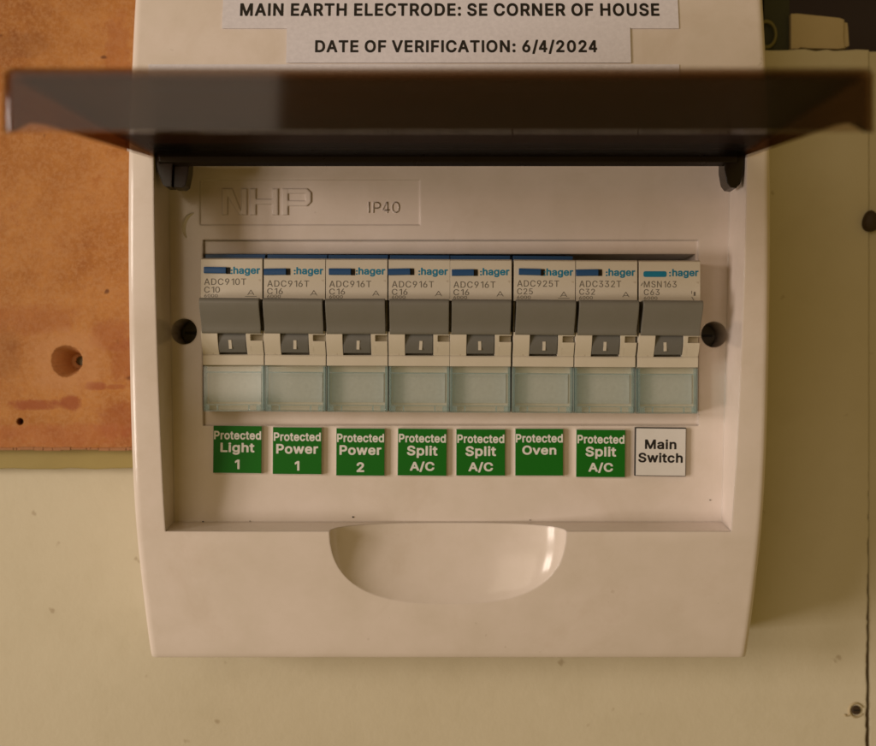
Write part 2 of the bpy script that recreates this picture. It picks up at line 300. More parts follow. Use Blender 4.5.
LIGHT = """0 454 212 -6,229 -8,279 0,324 23,358 59,386 114,401 174,405 214,406 294,401 334,386 394,359 448,324 485,281 509,229 517,173 509,129 485,95 449,67 394,52 334,47 294,48 214,52 174,67 114,92 64,129 23,174 -1|214 54,194 57,166 74,141 104,124 149,115 194,111 254,114 314,124 364,141 404,164 434,189 449,229 458,259 452,289 434,312 404,329 364,339 314,342 254,338 194,329 149,312 104,289 76,263 59,229 52
1 301 210 1,217 -2,272 -2,278 1,278 506,272 510,197 510,84 426,84 361,87 357,207 445,210 441
2 454 63 1,65 -2,385 -2,390 1,390 56,385 58,160 58,156 61,270 181,335 256,371 316,382 371,378 411,360 448,337 476,305 499,270 512,225 517,180 512,140 496,112 476,84 441,70 406,65 361,126 361,129 366,132 391,140 411,153 431,173 446,195 455,220 458,270 448,291 436,308 416,316 396,318 371,308 326,280 282,65 50,62 46
3 454 192 -6,220 -8,265 -4,310 11,345 35,370 64,389 104,394 144,389 184,370 225,345 254,310 276,265 289,230 291,227 294,372 459,374 504,370 510,70 510,69 509,68 454,70 451,280 450,286 449,156 299,156 249,160 246,200 246,245 241,275 232,300 214,315 194,325 169,327 144,324 119,313 94,295 75,275 63,215 52,165 61,145 72,125 92,116 109,110 132,50 134,45 133,43 129,51 89,67 59,95 31,135 8,170 -4
4 401 231 1,233 -2,288 -2,293 0,294 106,298 110,348 110,353 113,353 166,298 168,294 171,294 506,288 510,213 510,21 171,20 116,23 110,228 110,230 106|93 168,88 171,223 412,225 411,228 401,230 171,228 168,223 168
5 454 201 -6,221 -8,271 -1,311 15,346 43,369 74,386 117,392 164,390 199,379 234,366 259,348 284,321 308,296 321,261 332,226 335,176 326,136 303,153 449,156 450,366 452,366 510,96 510,94 509,66 253,126 245,171 267,216 275,246 272,276 259,295 244,313 219,322 194,326 159,322 129,312 104,297 84,276 66,251 55,221 52,171 63,137 94,128 109,124 129,121 131,61 131,59 129,66 89,82 59,106 32,141 9,176 -3
6 454 209 -6,225 -8,270 -4,312 14,345 39,367 69,386 114,390 159,385 204,372 239,345 274,315 297,275 311,235 315,195 308,185 302,183 304,320 504,323 509,320 510,250 509,135 339,78 239,66 199,63 164,67 119,85 70,108 39,140 14,180 -2|200 53,175 64,156 79,139 104,129 129,127 159,130 189,140 214,150 229,175 251,200 261,225 263,255 260,279 249,295 236,312 214,323 184,325 159,323 129,311 99,296 79,280 66,250 53,225 50
9 454 129 1,135 -2,195 -2,202 1,318 171,372 266,386 306,390 346,386 391,369 436,345 467,315 492,270 512,225 517,180 511,144 496,106 466,83 436,67 396,63 351,67 306,81 271,105 236,135 213,175 197,220 194,255 200,265 205,267 201|220 245,200 248,175 258,155 276,139 296,131 321,127 351,131 381,139 406,155 428,175 445,195 454,225 458,255 455,280 443,299 426,313 406,322 381,325 351,320 316,313 296,295 272,280 260,255 249
A 481 15 1,17 -2,82 -2,87 1,134 136,137 140,142 140,342 140,394 1,397 -2,457 -2,464 1,277 509,202 510,198 506|157 201,192 301,237 447,242 439,284 306,320 206,319 201
C 511 234 -6,266 -8,301 -6,341 4,371 17,401 36,427 59,448 89,464 124,474 159,471 162,411 162,406 159,387 114,356 83,316 62,266 55,221 61,186 77,151 108,128 144,110 199,105 254,111 314,127 364,149 399,186 431,221 448,266 454,316 447,356 426,386 396,406 349,411 346,471 346,474 349,465 384,449 419,427 449,401 473,371 492,341 505,266 517,236 516,206 510,176 499,146 483,106 449,83 419,69 394,56 364,46 329,40 289,39 254,40 219,47 179,56 144,69 114,84 89,106 59,126 40,149 24,176 10,201 1
D 503 59 1,61 -2,221 -1,256 1,291 7,326 17,351 29,375 46,398 66,421 96,435 121,446 146,456 181,461 216,463 256,456 330,448 361,435 391,401 440,351 481,321 495,261 508,221 510,61 510,58 506|131 58,127 61,126 66,126 446,131 450,221 450,276 444,316 428,351 399,376 363,393 311,397 256,393 201,378 151,351 110,316 82,275 66,216 59
I 191 59 1,61 -2,121 -2,125 1,126 506,121 510,61 510,58 506
M 629 59 1,61 -2,121 -1,124 1,122 396,124 411,126 411,168 291,284 1,286 -1,341 -2,346 6,458 291,501 414,504 401,503 1,506 -2,566 -2,569 1,570 506,566 510,476 510,473 506,351 189,316 82,311 88,279 186,155 506,151 510,61 510,58 506
N 524 59 1,61 -2,121 -2,126 1,126 291,123 406,126 417,200 291,385 1,391 -2,461 -2,464 1,464 506,461 510,401 510,398 506,398 161,400 101,396 94,362 156,136 510,61 510,58 506
P 446 59 1,61 -2,121 -2,126 1,127 181,131 184,236 185,291 190,336 208,366 231,391 265,406 306,410 346,406 391,391 431,369 461,331 489,291 504,236 510,66 510,61 510,58 506|131 244,127 246,126 251,126 446,131 450,231 450,266 448,296 438,316 422,332 401,340 376,342 346,339 316,332 296,316 273,296 257,266 247,231 244
S 448 200 -8,224 -10,279 -5,324 10,359 32,386 62,404 97,409 137,406 172,397 197,359 239,309 266,214 294,169 310,134 334,121 352,117 377,119 397,130 417,144 432,169 447,194 454,224 457,264 452,299 437,324 412,334 382,338 377,400 377,402 382,395 417,376 452,352 477,314 500,274 513,229 517,179 512,139 500,101 477,77 452,56 412,51 377,58 327,84 289,129 258,184 237,294 204,329 179,340 162,344 142,338 112,327 92,312 77,289 64,259 54,224 51,169 60,144 72,122 92,111 112,104 138,39 138,37 137,46 92,64 58,89 31,129 7,169 -5
T 450 192 1,198 -2,253 -2,258 1,258 446,263 450,416 451,418 456,418 506,413 510,38 510,33 510,30 506,30 456,33 450,188 450,192 446"""
def font(src):
    d = {}
    for ln in src.split('\n'):
        adv, rest = ln[2:].split(' ', 1)
        d[ln[0]] = (float(adv), [[tuple(float(v) for v in p.split()) for p in k.split(',')] for k in rest.split('|')])
    return d
FONT = {True: font(BOLD), False: font(LIGHT)}
_tc = {}
def glyphs(txt, bold=False, space=1.0):
    key = (txt, bold, space)
    if key in _tc: return _tc[key]
    cu = bpy.data.curves.new('t', 'CURVE'); cu.dimensions = '2D'; cu.fill_mode = 'BOTH'
    x = 0.0
    for ch in txt:
        if ch == ' ': x += 190 * space; continue
        adv, cs = FONT[bold][ch]
        for c in cs:
            sp_ = cu.splines.new('POLY'); sp_.points.add(len(c) - 1); sp_.use_cyclic_u = True
            for p, (a, b_) in zip(sp_.points, c): p.co = ((x + a) / 1000, b_ / 1000, 0, 1)
        x += adv * space
    ob = bpy.data.objects.new('t', cu); COL.objects.link(ob)
    bpy.context.view_layer.update()
    dg = bpy.context.evaluated_depsgraph_get()
    me = bpy.data.meshes.new_from_object(ob.evaluated_get(dg))
    vs = [(v.co.x, v.co.y) for v in me.vertices]
    fs = []
    for p in me.polygons:
        f = tuple(p.vertices)
        a = sum(vs[f[i]][0] * vs[f[(i + 1) % len(f)]][1] - vs[f[(i + 1) % len(f)]][0] * vs[f[i]][1] for i in range(len(f)))
        fs.append(f if a > 0 else f[::-1])
    bpy.data.objects.remove(ob); bpy.data.curves.remove(cu); bpy.data.meshes.remove(me)
    xs = [v[0] for v in vs]; zs = [v[1] for v in vs]
    r = ([(x - min(xs), z - min(zs)) for x, z in vs], fs, max(xs) - min(xs), max(zs) - min(zs))
    _tc[key] = r
    return r
def text(mb, txt, x0, x1, z0, z1, y, bold=False, space=1.0, yfun=None):    # fit the word into the box x0..x1, z0..z1 (mm)
    vs, fs, w, h = glyphs(txt, bold, space)
    sx, sz = (x1 - x0) / w, (z1 - z0) / h
    out = []
    for a, b in vs:
        z = z0 + b * sz
        out.append((x0 + a * sx, y if yfun is None else yfun(z) + y, z))
    # glyph faces look along +Z in the font plane, so -Y here
    mb.add(out, fs)
def spline(pts, n):                                    # Catmull-Rom through (z, y) control points
    out = []
    P = [pts[0]] + pts + [pts[-1]]
    for i in range(1, len(P) - 2):
        for k in range(n):
            t = k / n; r = []
            for c in (0, 1):
                p0, p1, p2, p3 = P[i - 1][c], P[i][c], P[i + 1][c], P[i + 2][c]
                r.append(0.5 * (2 * p1 + (p2 - p0) * t + (2 * p0 - 5 * p1 + 4 * p2 - p3) * t * t + (3 * p1 - p0 - 3 * p2 + p3) * t ** 3))
            out.append(tuple(r))
    out.append(pts[-1])
    return out
def cut(ob, cutters):
    for c in cutters:
        m = ob.modifiers.new('cut', 'BOOLEAN'); m.operation = 'DIFFERENCE'; m.solver = 'EXACT'; m.object = c
    bpy.context.view_layer.update()
    dg = bpy.context.evaluated_depsgraph_get()
    me = bpy.data.meshes.new_from_object(ob.evaluated_get(dg))
    ob.modifiers.clear(); old = ob.data; ob.data = me; me.name = old.name
    me.polygons.foreach_set('use_smooth', [True] * len(me.polygons))
    me.set_sharp_from_angle(angle=math.radians(30))
    for c in cutters:
        d = c.data; bpy.data.objects.remove(c); bpy.data.meshes.remove(d)
    return ob
def cutter(mb): return mb.build('cutter', None)

# ------------------------------------------------------------------ the wall behind
WY = 36.0
m, t, b, o = nt('cream_wall_paint')
tc = N(t, 'ShaderNodeTexCoord').outputs['Object']
n1 = noise(t, 14, 6, 0.62, tc, 0.4); n2 = noise(t, 70, 5, 0.6, tc); n3 = noise(t, 190, 2, 0.5, tc)
c = mixc(t, ramp(t, n1, [(0.3, (0, 0, 0)), (0.72, (1, 1, 1))]), (0.64, 0.59, 0.455), (0.605, 0.55, 0.415))
c = mixc(t, math_(t, 'MULTIPLY', ramp(t, n2, [(0.48, (0, 0, 0)), (0.78, (1, 1, 1))]), 0.25), c, (0.50, 0.45, 0.31))
c = mixc(t, math_(t, 'MULTIPLY', ramp(t, n3, [(0.725, (0, 0, 0)), (0.775, (1, 1, 1))]), 0.45), c, (0.28, 0.20, 0.10))
t.links.new(c, b.inputs['Base Color']); b.inputs['Roughness'].default_value = 0.55
b.inputs['Specular IOR Level'].default_value = 0.3
hb = math_(t, 'ADD', noise(t, 120, 4, 0.6, tc), math_(t, 'MULTIPLY', noise(t, 900, 3, 0.6, tc), 0.25))
t.links.new(bump(t, hb, 0.28, 0.0006, bevel_n(t, 0.8)), b.inputs['Normal'])
M['wall'] = m

mb = MB()
topz = mz(50, WY)
edge = []
z = -190.0
while z < topz - 1:
    zz = z
    w = mx(869.0, WY) + random.uniform(-0.07, 0.07) * (1 if z > -35 else 3) - max(0, -(z + 30)) * 0.012
    edge.append((w, zz)); z += random.uniform(0.5, 2.6)
edge.append((mx(869, WY), topz))
poly = [(-330, -190)] + edge
top = []
x = mx(869, WY) - 4
while x > mx(765, WY):
    top.append((x, topz + random.uniform(-0.5, 0.4))); x -= random.uniform(2, 5)
poly += top + [(mx(760, WY), topz), (-330, topz)]
mb.plate(poly, WY, WY + 16)
wall = mb.build('wall', M['wall']); tag(wall, kind='structure')
tx = mx(869, WY)
mb = MB(); mb.plate([(tx + 0.55, -190), (tx + 70, -190), (tx + 70, topz - .3), (tx + 0.12, topz - .3), (tx + 0.12, -20)], WY + 0.8, WY + 18)
trim = mb.build('wall_trim', M['wall']); tag(trim, kind='structure')
M['joint'] = flat('brown_joint_timber', (0.13, 0.075, 0.032), 0.8)
mb = MB(); mb.box(tx - 3, tx + 3, WY + 2.0, WY + 3.0, -190, topz - 1)
tag(mb.build('joint_backing', M['joint']), kind='structure')
M['cavity'] = flat('dark_cavity_panel', (0.035, 0.020, 0.010), 0.8)
mb = MB(); mb.box(-330, 330, 150, 156, -190, 260)  # dark panel added behind the opening so no light leaks through
cav = mb.build('cavity_back', M['cavity']); tag(cav, kind='structure')
mb = MB(); mb.box(-330, 330, 20, 150, 190, 196)  # unseen panel added over the cavity to keep light out
cav = mb.build('cavity_head', M['cavity']); tag(cav, kind='structure')

# ------------------------------------------------------------------ orange-brown backing board on the left
BY = 26.0
m, t, b, o = nt('stained_brown_board')
tc = N(t, 'ShaderNodeTexCoord').outputs['Object']
n1 = noise(t, 20, 8, 0.74, tc, 0.2); n2 = noise(t, 170, 8, 0.78, tc); n3 = noise(t, 900, 5, 0.7, tc)
c = ramp(t, n1, [(0.34, (0.28, 0.092, 0.018)), (0.46, (0.41, 0.165, 0.036)), (0.56, (0.50, 0.225, 0.062)), (0.68, (0.36, 0.120, 0.026))])
c = mixc(t, math_(t, 'MULTIPLY', ramp(t, n2, [(0.42, (0, 0, 0)), (0.72, (1, 1, 1))]), 0.5), c, (0.34, 0.125, 0.036))
c = mixc(t, math_(t, 'MULTIPLY', ramp(t, n3, [(0.40, (1, 1, 1)), (0.55, (0, 0, 0))]), 0.5), c, (0.50, 0.26, 0.11))
sep = N(t, 'ShaderNodeSeparateXYZ'); t.links.new(tc, sep.inputs[0])
warp = math_(t, 'MULTIPLY', math_(t, 'SUBTRACT', noise(t, 260, 8, 0.82, tc), 0.5), 4.6)
def stain(c, px, py, wx, wz, amount, col):             # a smear of its own shape on the board
    dx = math_(t, 'DIVIDE', math_(t, 'SUBTRACT', sep.outputs[0], mx(px, BY) * S), wx * S)
    dz = math_(t, 'DIVIDE', math_(t, 'SUBTRACT', sep.outputs[2], mz(py, BY) * S), wz * S)
    r = math_(t, 'ADD', math_(t, 'POWER', math_(t, 'ABSOLUTE', dx), 3.0), math_(t, 'POWER', math_(t, 'ABSOLUTE', dz), 3.0))
    f = math_(t, 'SUBTRACT', 1.25, math_(t, 'ADD', r, warp), True)
    return mixc(t, math_(t, 'MULTIPLY', f, amount), c, col)
red = (0.30, 0.070, 0.024)
c = stain(c, 36, 405, 8.0, 1.7, 0.75, red)
c = stain(c, 71, 403, 3.4, 2.4, 0.75, red)
c = stain(c, 96, 386, 3.6, 1.4, 0.75, red)
c = stain(c, 116, 387, 3.0, 0.9, 0.5, red)
c = stain(c, 112, 335, 7.0, 5.0, 0.42, red)
c = stain(c, 126, 360, 5.0, 8.0, 0.40, red)
c = stain(c, 122, 420, 8.0, 6.0, 0.45, red)
c = stain(c, 60, 436, 26.0, 4.0, 0.40, (0.42, 0.125, 0.050))
c = stain(c, 30, 320, 14.0, 5.0, 0.30, red)
c = stain(c, 118, 60, 4.0, 16.0, 0.28, red)
c = stain(c, 8, 352, 4.0, 9.0, 0.30, (0.25, 0.10, 0.035))
c = stain(c, 20, 45, 10, 4.0, 0.25, (0.20, 0.075, 0.025))
c = stain(c, 66, 361, 12.0, 10.0, 0.45, (0.56, 0.29, 0.135))
spots = ramp(t, noise(t, 150, 2, 0.5, tc), [(0.70, (0, 0, 0)), (0.74, (1, 1, 1))])
c = mixc(t, math_(t, 'MULTIPLY', spots, 0.8), c, (0.12, 0.035, 0.012))
t.links.new(c, b.inputs['Base Color']); b.inputs['Roughness'].default_value = 0.62
b.inputs['Specular IOR Level'].default_value = 0.25
hb = math_(t, 'ADD', math_(t, 'MULTIPLY', n2, 0.6), math_(t, 'MULTIPLY', n3, 0.5))
t.links.new(bump(t, hb, 0.5, 0.0005, bevel_n(t, 0.5)), b.inputs['Normal'])
M['board'] = m
bx1 = -62.0
zb = mz(449.5, BY)
mb = MB()
poly = [(-300, 200), (-300, zb)]
x = -298.0
while x < bx1 - 2:
    poly.append((x, zb + random.uniform(-0.22, 0.22))); x += random.uniform(0.7, 2.2)
poly += [(bx1, zb), (bx1, 200)]
mb.plate(poly, BY, BY + 8)
board = mb.build('board', M['board'])
k = []
q = MB(); hx, hz = mx(66, BY), mz(361, BY)
n = 72; rim = []
for i in range(n):
    a = 2 * math.pi * i / n; rr = 5.3 * (1 + 0.025 * math.sin(3 * a + 1) + random.uniform(-0.025, 0.025)); rim.append((rr * math.cos(a), rr * math.sin(a)))
vs = [(hx + a, BY - 1, hz + c_) for a, c_ in rim] + [(hx + a * 0.42 + 1.7, BY + 7.4, hz + c_ * 0.42) for a, c_ in rim]
q.add(vs, [tuple(range(n)), tuple(range(2 * n - 1, n - 1, -1))] + [(i, n + i, n + (i + 1) % n, (i + 1) % n) for i in range(n)])
k.append(cutter(q))
q = MB(); q.cyl(hx + 2.3, hz + 0.1, 1.45, BY + 4, BY + 14, 20); k.append(cutter(q))
q = MB(); q.cyl(mx(20, BY), mz(421.5, BY), 1.15, BY - 1, BY + 9, 16); k.append(cutter(q))
cut(board, k)
tag(board, 'stained orange-brown board with a large bored hole, left of the distribution board', 'board')
ed = MB(); x = -200.0
while x < bx1 - 3:                                     # frayed bottom edge of the board
    w = random.uniform(0.5, 6.0)
    ed.box(x, min(x + w, bx1 - 2), BY - 0.25 - random.uniform(0, .18), BY + 3, zb - random.uniform(0.05, 0.4), zb + random.uniform(0.45, 0.8)); x += w + random.choice((0.0, 0.03, 0.05, 0.25))
M['fray'] = flat('frayed_edge', (0.36, 0.17, 0.075), 0.8, 0.2)
ed.build('frayed_edge', M['fray'], board)
M['olive'] = plastic('olive_surface', (0.36, 0.285, 0.095), 0.6, 0.6, dirt=0.4)
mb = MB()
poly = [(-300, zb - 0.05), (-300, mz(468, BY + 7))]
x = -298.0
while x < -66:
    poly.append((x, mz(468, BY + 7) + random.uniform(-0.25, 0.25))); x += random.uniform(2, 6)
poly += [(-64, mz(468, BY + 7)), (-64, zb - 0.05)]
mb.plate(poly, BY + 4.5, WY - 0.1)  # thin olive-coloured slab with an uneven lower edge, below the board
tag(mb.build('olive_strip', M['olive']), 'olive strip showing below the orange-brown board', 'strip')

# ------------------------------------------------------------------ distribution board housing
prof = [(-82.8, 4.0), (-81.6, 1.6), (-65, -4.6), (-44, -11.0), (-25, -14.2), (0, -16.8), (30, -18.4), (60, -18.0), (75, -16.2), (100, -12.0), (120, -7.0), (138, 0.0)]
PF = spline(prof, 6)
def yf(z):
    for i in range(len(PF) - 1):
        if PF[i][0] <= z <= PF[i + 1][0]:
            u = (z - PF[i][0]) / max(1e-9, PF[i + 1][0] - PF[i][0])
            return PF[i][1] + u * (PF[i + 1][1] - PF[i][1])
    return PF[-1][1] if z > PF[-1][0] else PF[0][1]
XL, XR = -85.6, 91.8
root = empty('distribution_board', (3, WY, 28))
tag(root, 'cream plastic distribution board with its smoked lid raised, showing a row of switches', 'distribution board')
inv = root.matrix_basis.inverted()
def part(o, parent=root):                               # keep world coordinates while parenting to the thing
    o.parent = parent
    o.location = [-a for a in root.location] if parent is root else (0, 0, 0)
    return o
slices = [(0.0, 2.4), (0.25, 1.35), (0.75, 0.55), (1.5, 0.12), (2.4, 0.0)]
mb = MB(); rows = []
for z, y in PF:
    tp = 1.3 * max(0, (-z - 20) / 62.0) ** 1.5
    xl, xr = XL + tp, XR - tp
    row = [(xl + d, y + e, z) for d, e in slices] + [(xr - d, y + e, z) for d, e in slices[::-1]]
    row = [(xl, WY - 0.3, z)] + row + [(xr, WY - 0.3, z)]
    rows.append(row)
nc = len(rows[0]); vs = [p for r in rows for p in r]; fs = []
for j in range(len(rows) - 1):
    for i in range(nc - 1):
        fs.append((j * nc + i, j * nc + i + 1, (j + 1) * nc + i + 1, (j + 1) * nc + i))
    fs.append((j * nc + nc - 1, j * nc, (j + 1) * nc, (j + 1) * nc + nc - 1))
fs.append(tuple(range(nc - 1, -1, -1))); L = (len(rows) - 1) * nc
fs.append(tuple(L + i for i in range(nc)))
mb.add(vs, fs)
housing = mb.build('housing', M['shell'])
K = []
q = MB()                                               # the recess the lid closes over
def ring(y, g): return [(-76.6 + g * .0, y, -43.2 - g), (82.4, y, -43.2 - g), (85.0, y, 63.0), (-78.3, y, 63.0)]
q.add(ring(0.0, 0) + ring(-30.0, 3.6), [(3, 2, 1, 0), (4, 5, 6, 7), (0, 1, 5, 4), (1, 2, 6, 5), (2, 3, 7, 6), (3, 0, 4, 7)])
K.append(cutter(q))
q = MB(); q.box(mx(203), mx(698.5), -5, 1.6, mz(425.5), mz(240)); K.append(cutter(q))
q = MB(); q.box(-68.3, 75.0, -5, 30, -10.9, mz(253.5)); K.append(cutter(q))
q = MB(); q.box(mx(200), mx(420), -5, 0.3, mz(225), mz(180)); K.append(cutter(q))
for px, py in ((184, 331.5), (714, 334.5)):
    q = MB(); q.cyl(mx(px), mz(py), 3.75, -5, 16, 40); K.append(cutter(q))
q = MB()                                               # finger scoop: a super-ellipsoid
cx, cz, A, B, C = 2.8, -43.0, 33.4, 28.0, 10.6
nu, nv = 72, 36; vs = []; fs = []
def sp(v, e): return math.copysign(abs(v) ** e, v)
for j in range(nv + 1):
    ph = -math.pi / 2 + math.pi * j / nv
    for i in range(nu):
        th = 2 * math.pi * i / nu; e1, e2 = 0.80, 0.74
        vs.append((cx + A * sp(math.cos(ph), e1) * sp(math.cos(th), e2), -11.4 + C * sp(math.sin(ph), e1), cz + B * sp(math.cos(ph), e1) * sp(math.sin(th), e2)))
for j in range(nv):
    for i in range(nu):
        fs.append((j * nu + i, j * nu + (i + 1) % nu, (j + 1) * nu + (i + 1) % nu, (j + 1) * nu + i))
q.add(vs, fs)
scoop = cutter(q)
bmt = bmesh.new(); bmt.from_mesh(scoop.data); bmesh.ops.remove_doubles(bmt, verts=bmt.verts, dist=1e-7); bmesh.ops.recalc_face_normals(bmt, faces=bmt.faces); bmt.to_mesh(scoop.data); bmt.free()
K.append(scoop)
cut(housing, K); part(housing)
def on_floor(mb, name, mat): return part(mb.build(name, mat))
# embossed emblem: wide block letters
z0, z1, e = mz(215), mz(188.5), 1.55
y0, y1 = 0.0, 0.35
q = MB(); xa, xb = mx(222), mx(247)
q.box(xa, xa + 1.7, y0, y1, z0, z1); q.box(xb - 1.7, xb, y0, y1, z0, z1); q.plate([(xa + 1.7, z1), (xa + 3.0, z1), (xb - 1.7, z0 + 1.2), (xb - 1.7, z0), (xb - 2.4, z0), (xa + 1.7, z1 - 2.4)], y0, y1)
xa, xb = mx(250), mx(278)
q.box(xa, xa + 1.7, y0, y1, z0, z1); q.box(xb - 1.7, xb, y0, y1, z0, z1); q.box(xa + 1.7, xb - 1.7, y0, y1, (z0 + z1) / 2 - .8, (z0 + z1) / 2 + .8)
xa, xb = mx(282), mx(311); zm = z0 + 2.6
q.box(xa, xa + 1.7, y0, y1, z0, z1)
q.plate([(xa + 1.7, z1), (xb - 1.2, z1), (xb, z1 - 1.2), (xb, zm + 1.2), (xb - 1.2, zm), (xa + 1.7, zm), (xa + 1.7, zm + 1.6), (xb - 1.7, zm + 1.6), (xb - 1.7, z1 - 1.5), (xa + 1.7, z1 - 1.5)], y0, y1)
on_floor(q, 'embossed_lettering', M['shell'])
q = MB(); text(q, 'IP40', mx(368), mx(399.5), mz(213), mz(201.5), 0.14, False)
o = on_floor(q, 'embossed_lettering', M['shell'])
sm = o.modifiers.new('thick', 'SOLIDIFY'); sm.thickness = 0.2 * S; sm.offset = -1
# deep fixing screws in the two holes
for px, py in ((184, 331.5), (714, 334.5)):
    q = MB(); q.cyl(mx(px), mz(py), 3.2, 12.5, 15.5, 32); s_ = on_floor(q, 'screw', M['metal'])
    q = MB(); q.box(mx(px) - 2.4, mx(px) + 2.4, 12.3, 12.6, mz(py) - .4, mz(py) + .4); q.build('slot', M['black'], s_)
# a curved dried smear beside the cut-out
q = MB(); pts = []
for i in range(17):
    u = i / 16; a = math.radians(100 + 120 * u)
    w = 0.2 + 0.5 * math.sin(math.pi * u) ** 0.7
    pts.append((mx(196) + 3.6 * math.cos(a), mz(226) + 4.4 * math.sin(a) - 0.6, w))
vs = []; fs = []
for i, (x, z, w) in enumerate(pts):
    a = math.radians(100 + 120 * i / 16)
    vs += [(x + w * math.cos(a), -0.03, z + w * math.sin(a)), (x, -0.40, z), (x - w * math.cos(a), -0.03, z - w * math.sin(a))]
for i in range(16):
    fs += [(i * 3, i * 3 + 3, i * 3 + 4, i * 3 + 1), (i * 3 + 1, i * 3 + 4, i * 3 + 5, i * 3 + 2)]
q.add(vs, fs); on_floor(q, 'dried_smear', M['smear'])
# crumbs of grit lying in the recess
q = MB()
for px, py, r in ((203, 522, .28), (193, 524, .16), (353, 517, .22), (693, 523, .3), (669, 527, .22), (710, 500, .14), (170, 518, .2), (530, 520, .12), (250, 521, .12), (610, 524, .15)):
    q.cyl(mx(px), mz(py), r, -0.3, 0.05, 7, r * 1.2)
tag(on_floor(q, 'grit', M['black']), kind='stuff')

# smoked lid, standing straight out from its hinges
LX0, LX1, LYN, LYH = -79.4, 84.8, -123.0, -14.0
SKEW, RISE = -2.6, 4.6                                  # the lid hangs a little askew on its loose hinges, and droops
def lu(y): return (LYH - y) / (LYH - LYN)              # 0 at the hinge, 1 at the near edge
def ztop(y): return 57.2 + RISE * (1 - lu(y)) ** 1.2
def outline(off):                                      # plan outline, near corners rounded
    r = 2.6 - off; x0, x1, yn, yh = LX0 + off, LX1 - off, LYN + off, LYH - off
    pts = []
    for i in range(12): pts.append((x0, yh + (yn + r - yh) * i / 12.0))
    for i in range(9):
        a = math.pi + math.pi / 2 * i / 8; pts.append((x0 + r + r * math.cos(a), yn + r + r * math.sin(a)))
    for i in range(1, 12): pts.append((x0 + r + (x1 - x0 - 2 * r) * i / 12.0, yn))
    for i in range(9):
        a = -math.pi / 2 + math.pi / 2 * i / 8; pts.append((x1 - r + r * math.cos(a), yn + r + r * math.sin(a)))
    for i in range(1, 13): pts.append((x1, yn + r + (yh - yn - r) * i / 12.0))
    return [(x + SKEW * lu(y), y) for x, y in pts]
def rim_z(y):                                          # the rim is deep along the near edge, shallow down the sides
    u = 1 - lu(y)
    if u < 0.012: return 45.2
    if u < 0.15:
        v = (u - 0.012) / 0.138; v = v * v * (3 - 2 * v); return 45.2 + v * 5.0
    return 50.2 + (u - 0.15) / 0.85 * 9.4
mb = MB()
o0, o1, o2 = outline(0), outline(1.8), outline(0.9)
n = len(o0); vs = []
vs += [(x, y, rim_z(y)) for x, y in o0]                              # 0 outer rim
vs += [(x, y, ztop(y) - 1.0) for x, y in o0]                              # 1 outer top
vs += [(x, y, ztop(y)) for x, y in o2]                                    # 2 top bevel
vs += [(x1_, y1_, rim_z(y0_)) for (x1_, y1_), (x0_, y0_) in zip(o1, o0)]   # 3 inner rim
vs += [(x, y, ztop(y) - 2.0) for x, y in o1]                              # 4 inner top
fs = []
for i in range(n):
    j = (i + 1) % n
    fs += [(i, j, n + j, n + i), (n + i, n + j, 2 * n + j, 2 * n + i)]
    if i < n - 1 or True: fs += [(3 * n + i, 3 * n + n + i, 3 * n + n + j, 3 * n + j), (i, 3 * n + i, 3 * n + j, j)]
fs += [tuple(2 * n + i for i in range(n)), tuple(4 * n + i for i in range(n - 1, -1, -1))]
mb.add(vs, fs)
bmt = bmesh.new(); me = mb.mesh('lid'); bmt.from_mesh(me); bmesh.ops.recalc_face_normals(bmt, faces=bmt.faces); bmt.to_mesh(me); bmt.free()
me.set_sharp_from_angle(angle=math.radians(32))
lid = part(link('lid', me, M['smoke']))
at = me.attributes.new('matt', 'FLOAT', 'FACE')
at.data.foreach_set('value', [1.0 if all(v >= 3 * n for v in p.vertices) else 0.0 for p in me.polygons])
q = MB(); pr = [(-13.5 + 2.2 * math.cos(a * math.pi / 8), 60.0 + 2.0 * math.sin(a * math.pi / 8)) for a in range(16)]
q.prism(pr, -70, 76); q.build('hinge_bar', M['smoke_dark'], lid)
q = MB(); q.prism([(-17.5, 61.4), (-17.2, 58.2), (-15.6, 57.3), (-14.9, 57.6), (-14.9, 61.4)], -77, 82.5); q.build('rear_rib', M['smoke_dark'], lid)
def arm(poly, y0, y1): q = MB(); q.plate(poly, y0, y1); return q.build('hinge_arm', M['smoke_dark'], lid)
arm([(-78.0, 61.5), (-78.0, 58), (-77.2, 55), (-76.0, 52), (-75.2, 51.4), (-73.6, 51.4), (-73.2, 61.5)], -16.6, -11.0)
arm([(-73.1, 61.5), (-73.4, 51.5), (-71.0, 51.3), (-70.0, 52.0), (-69.2, 56), (-68.9, 61.5)], -15.4, -9.5)
arm([(79.2, 61.5), (79.2, 56), (79.8, 52.6), (80.8, 51.3), (82.4, 51.1), (83.5, 52.3), (84.5, 56), (84.7, 61.5)], -16.6, -9.5)

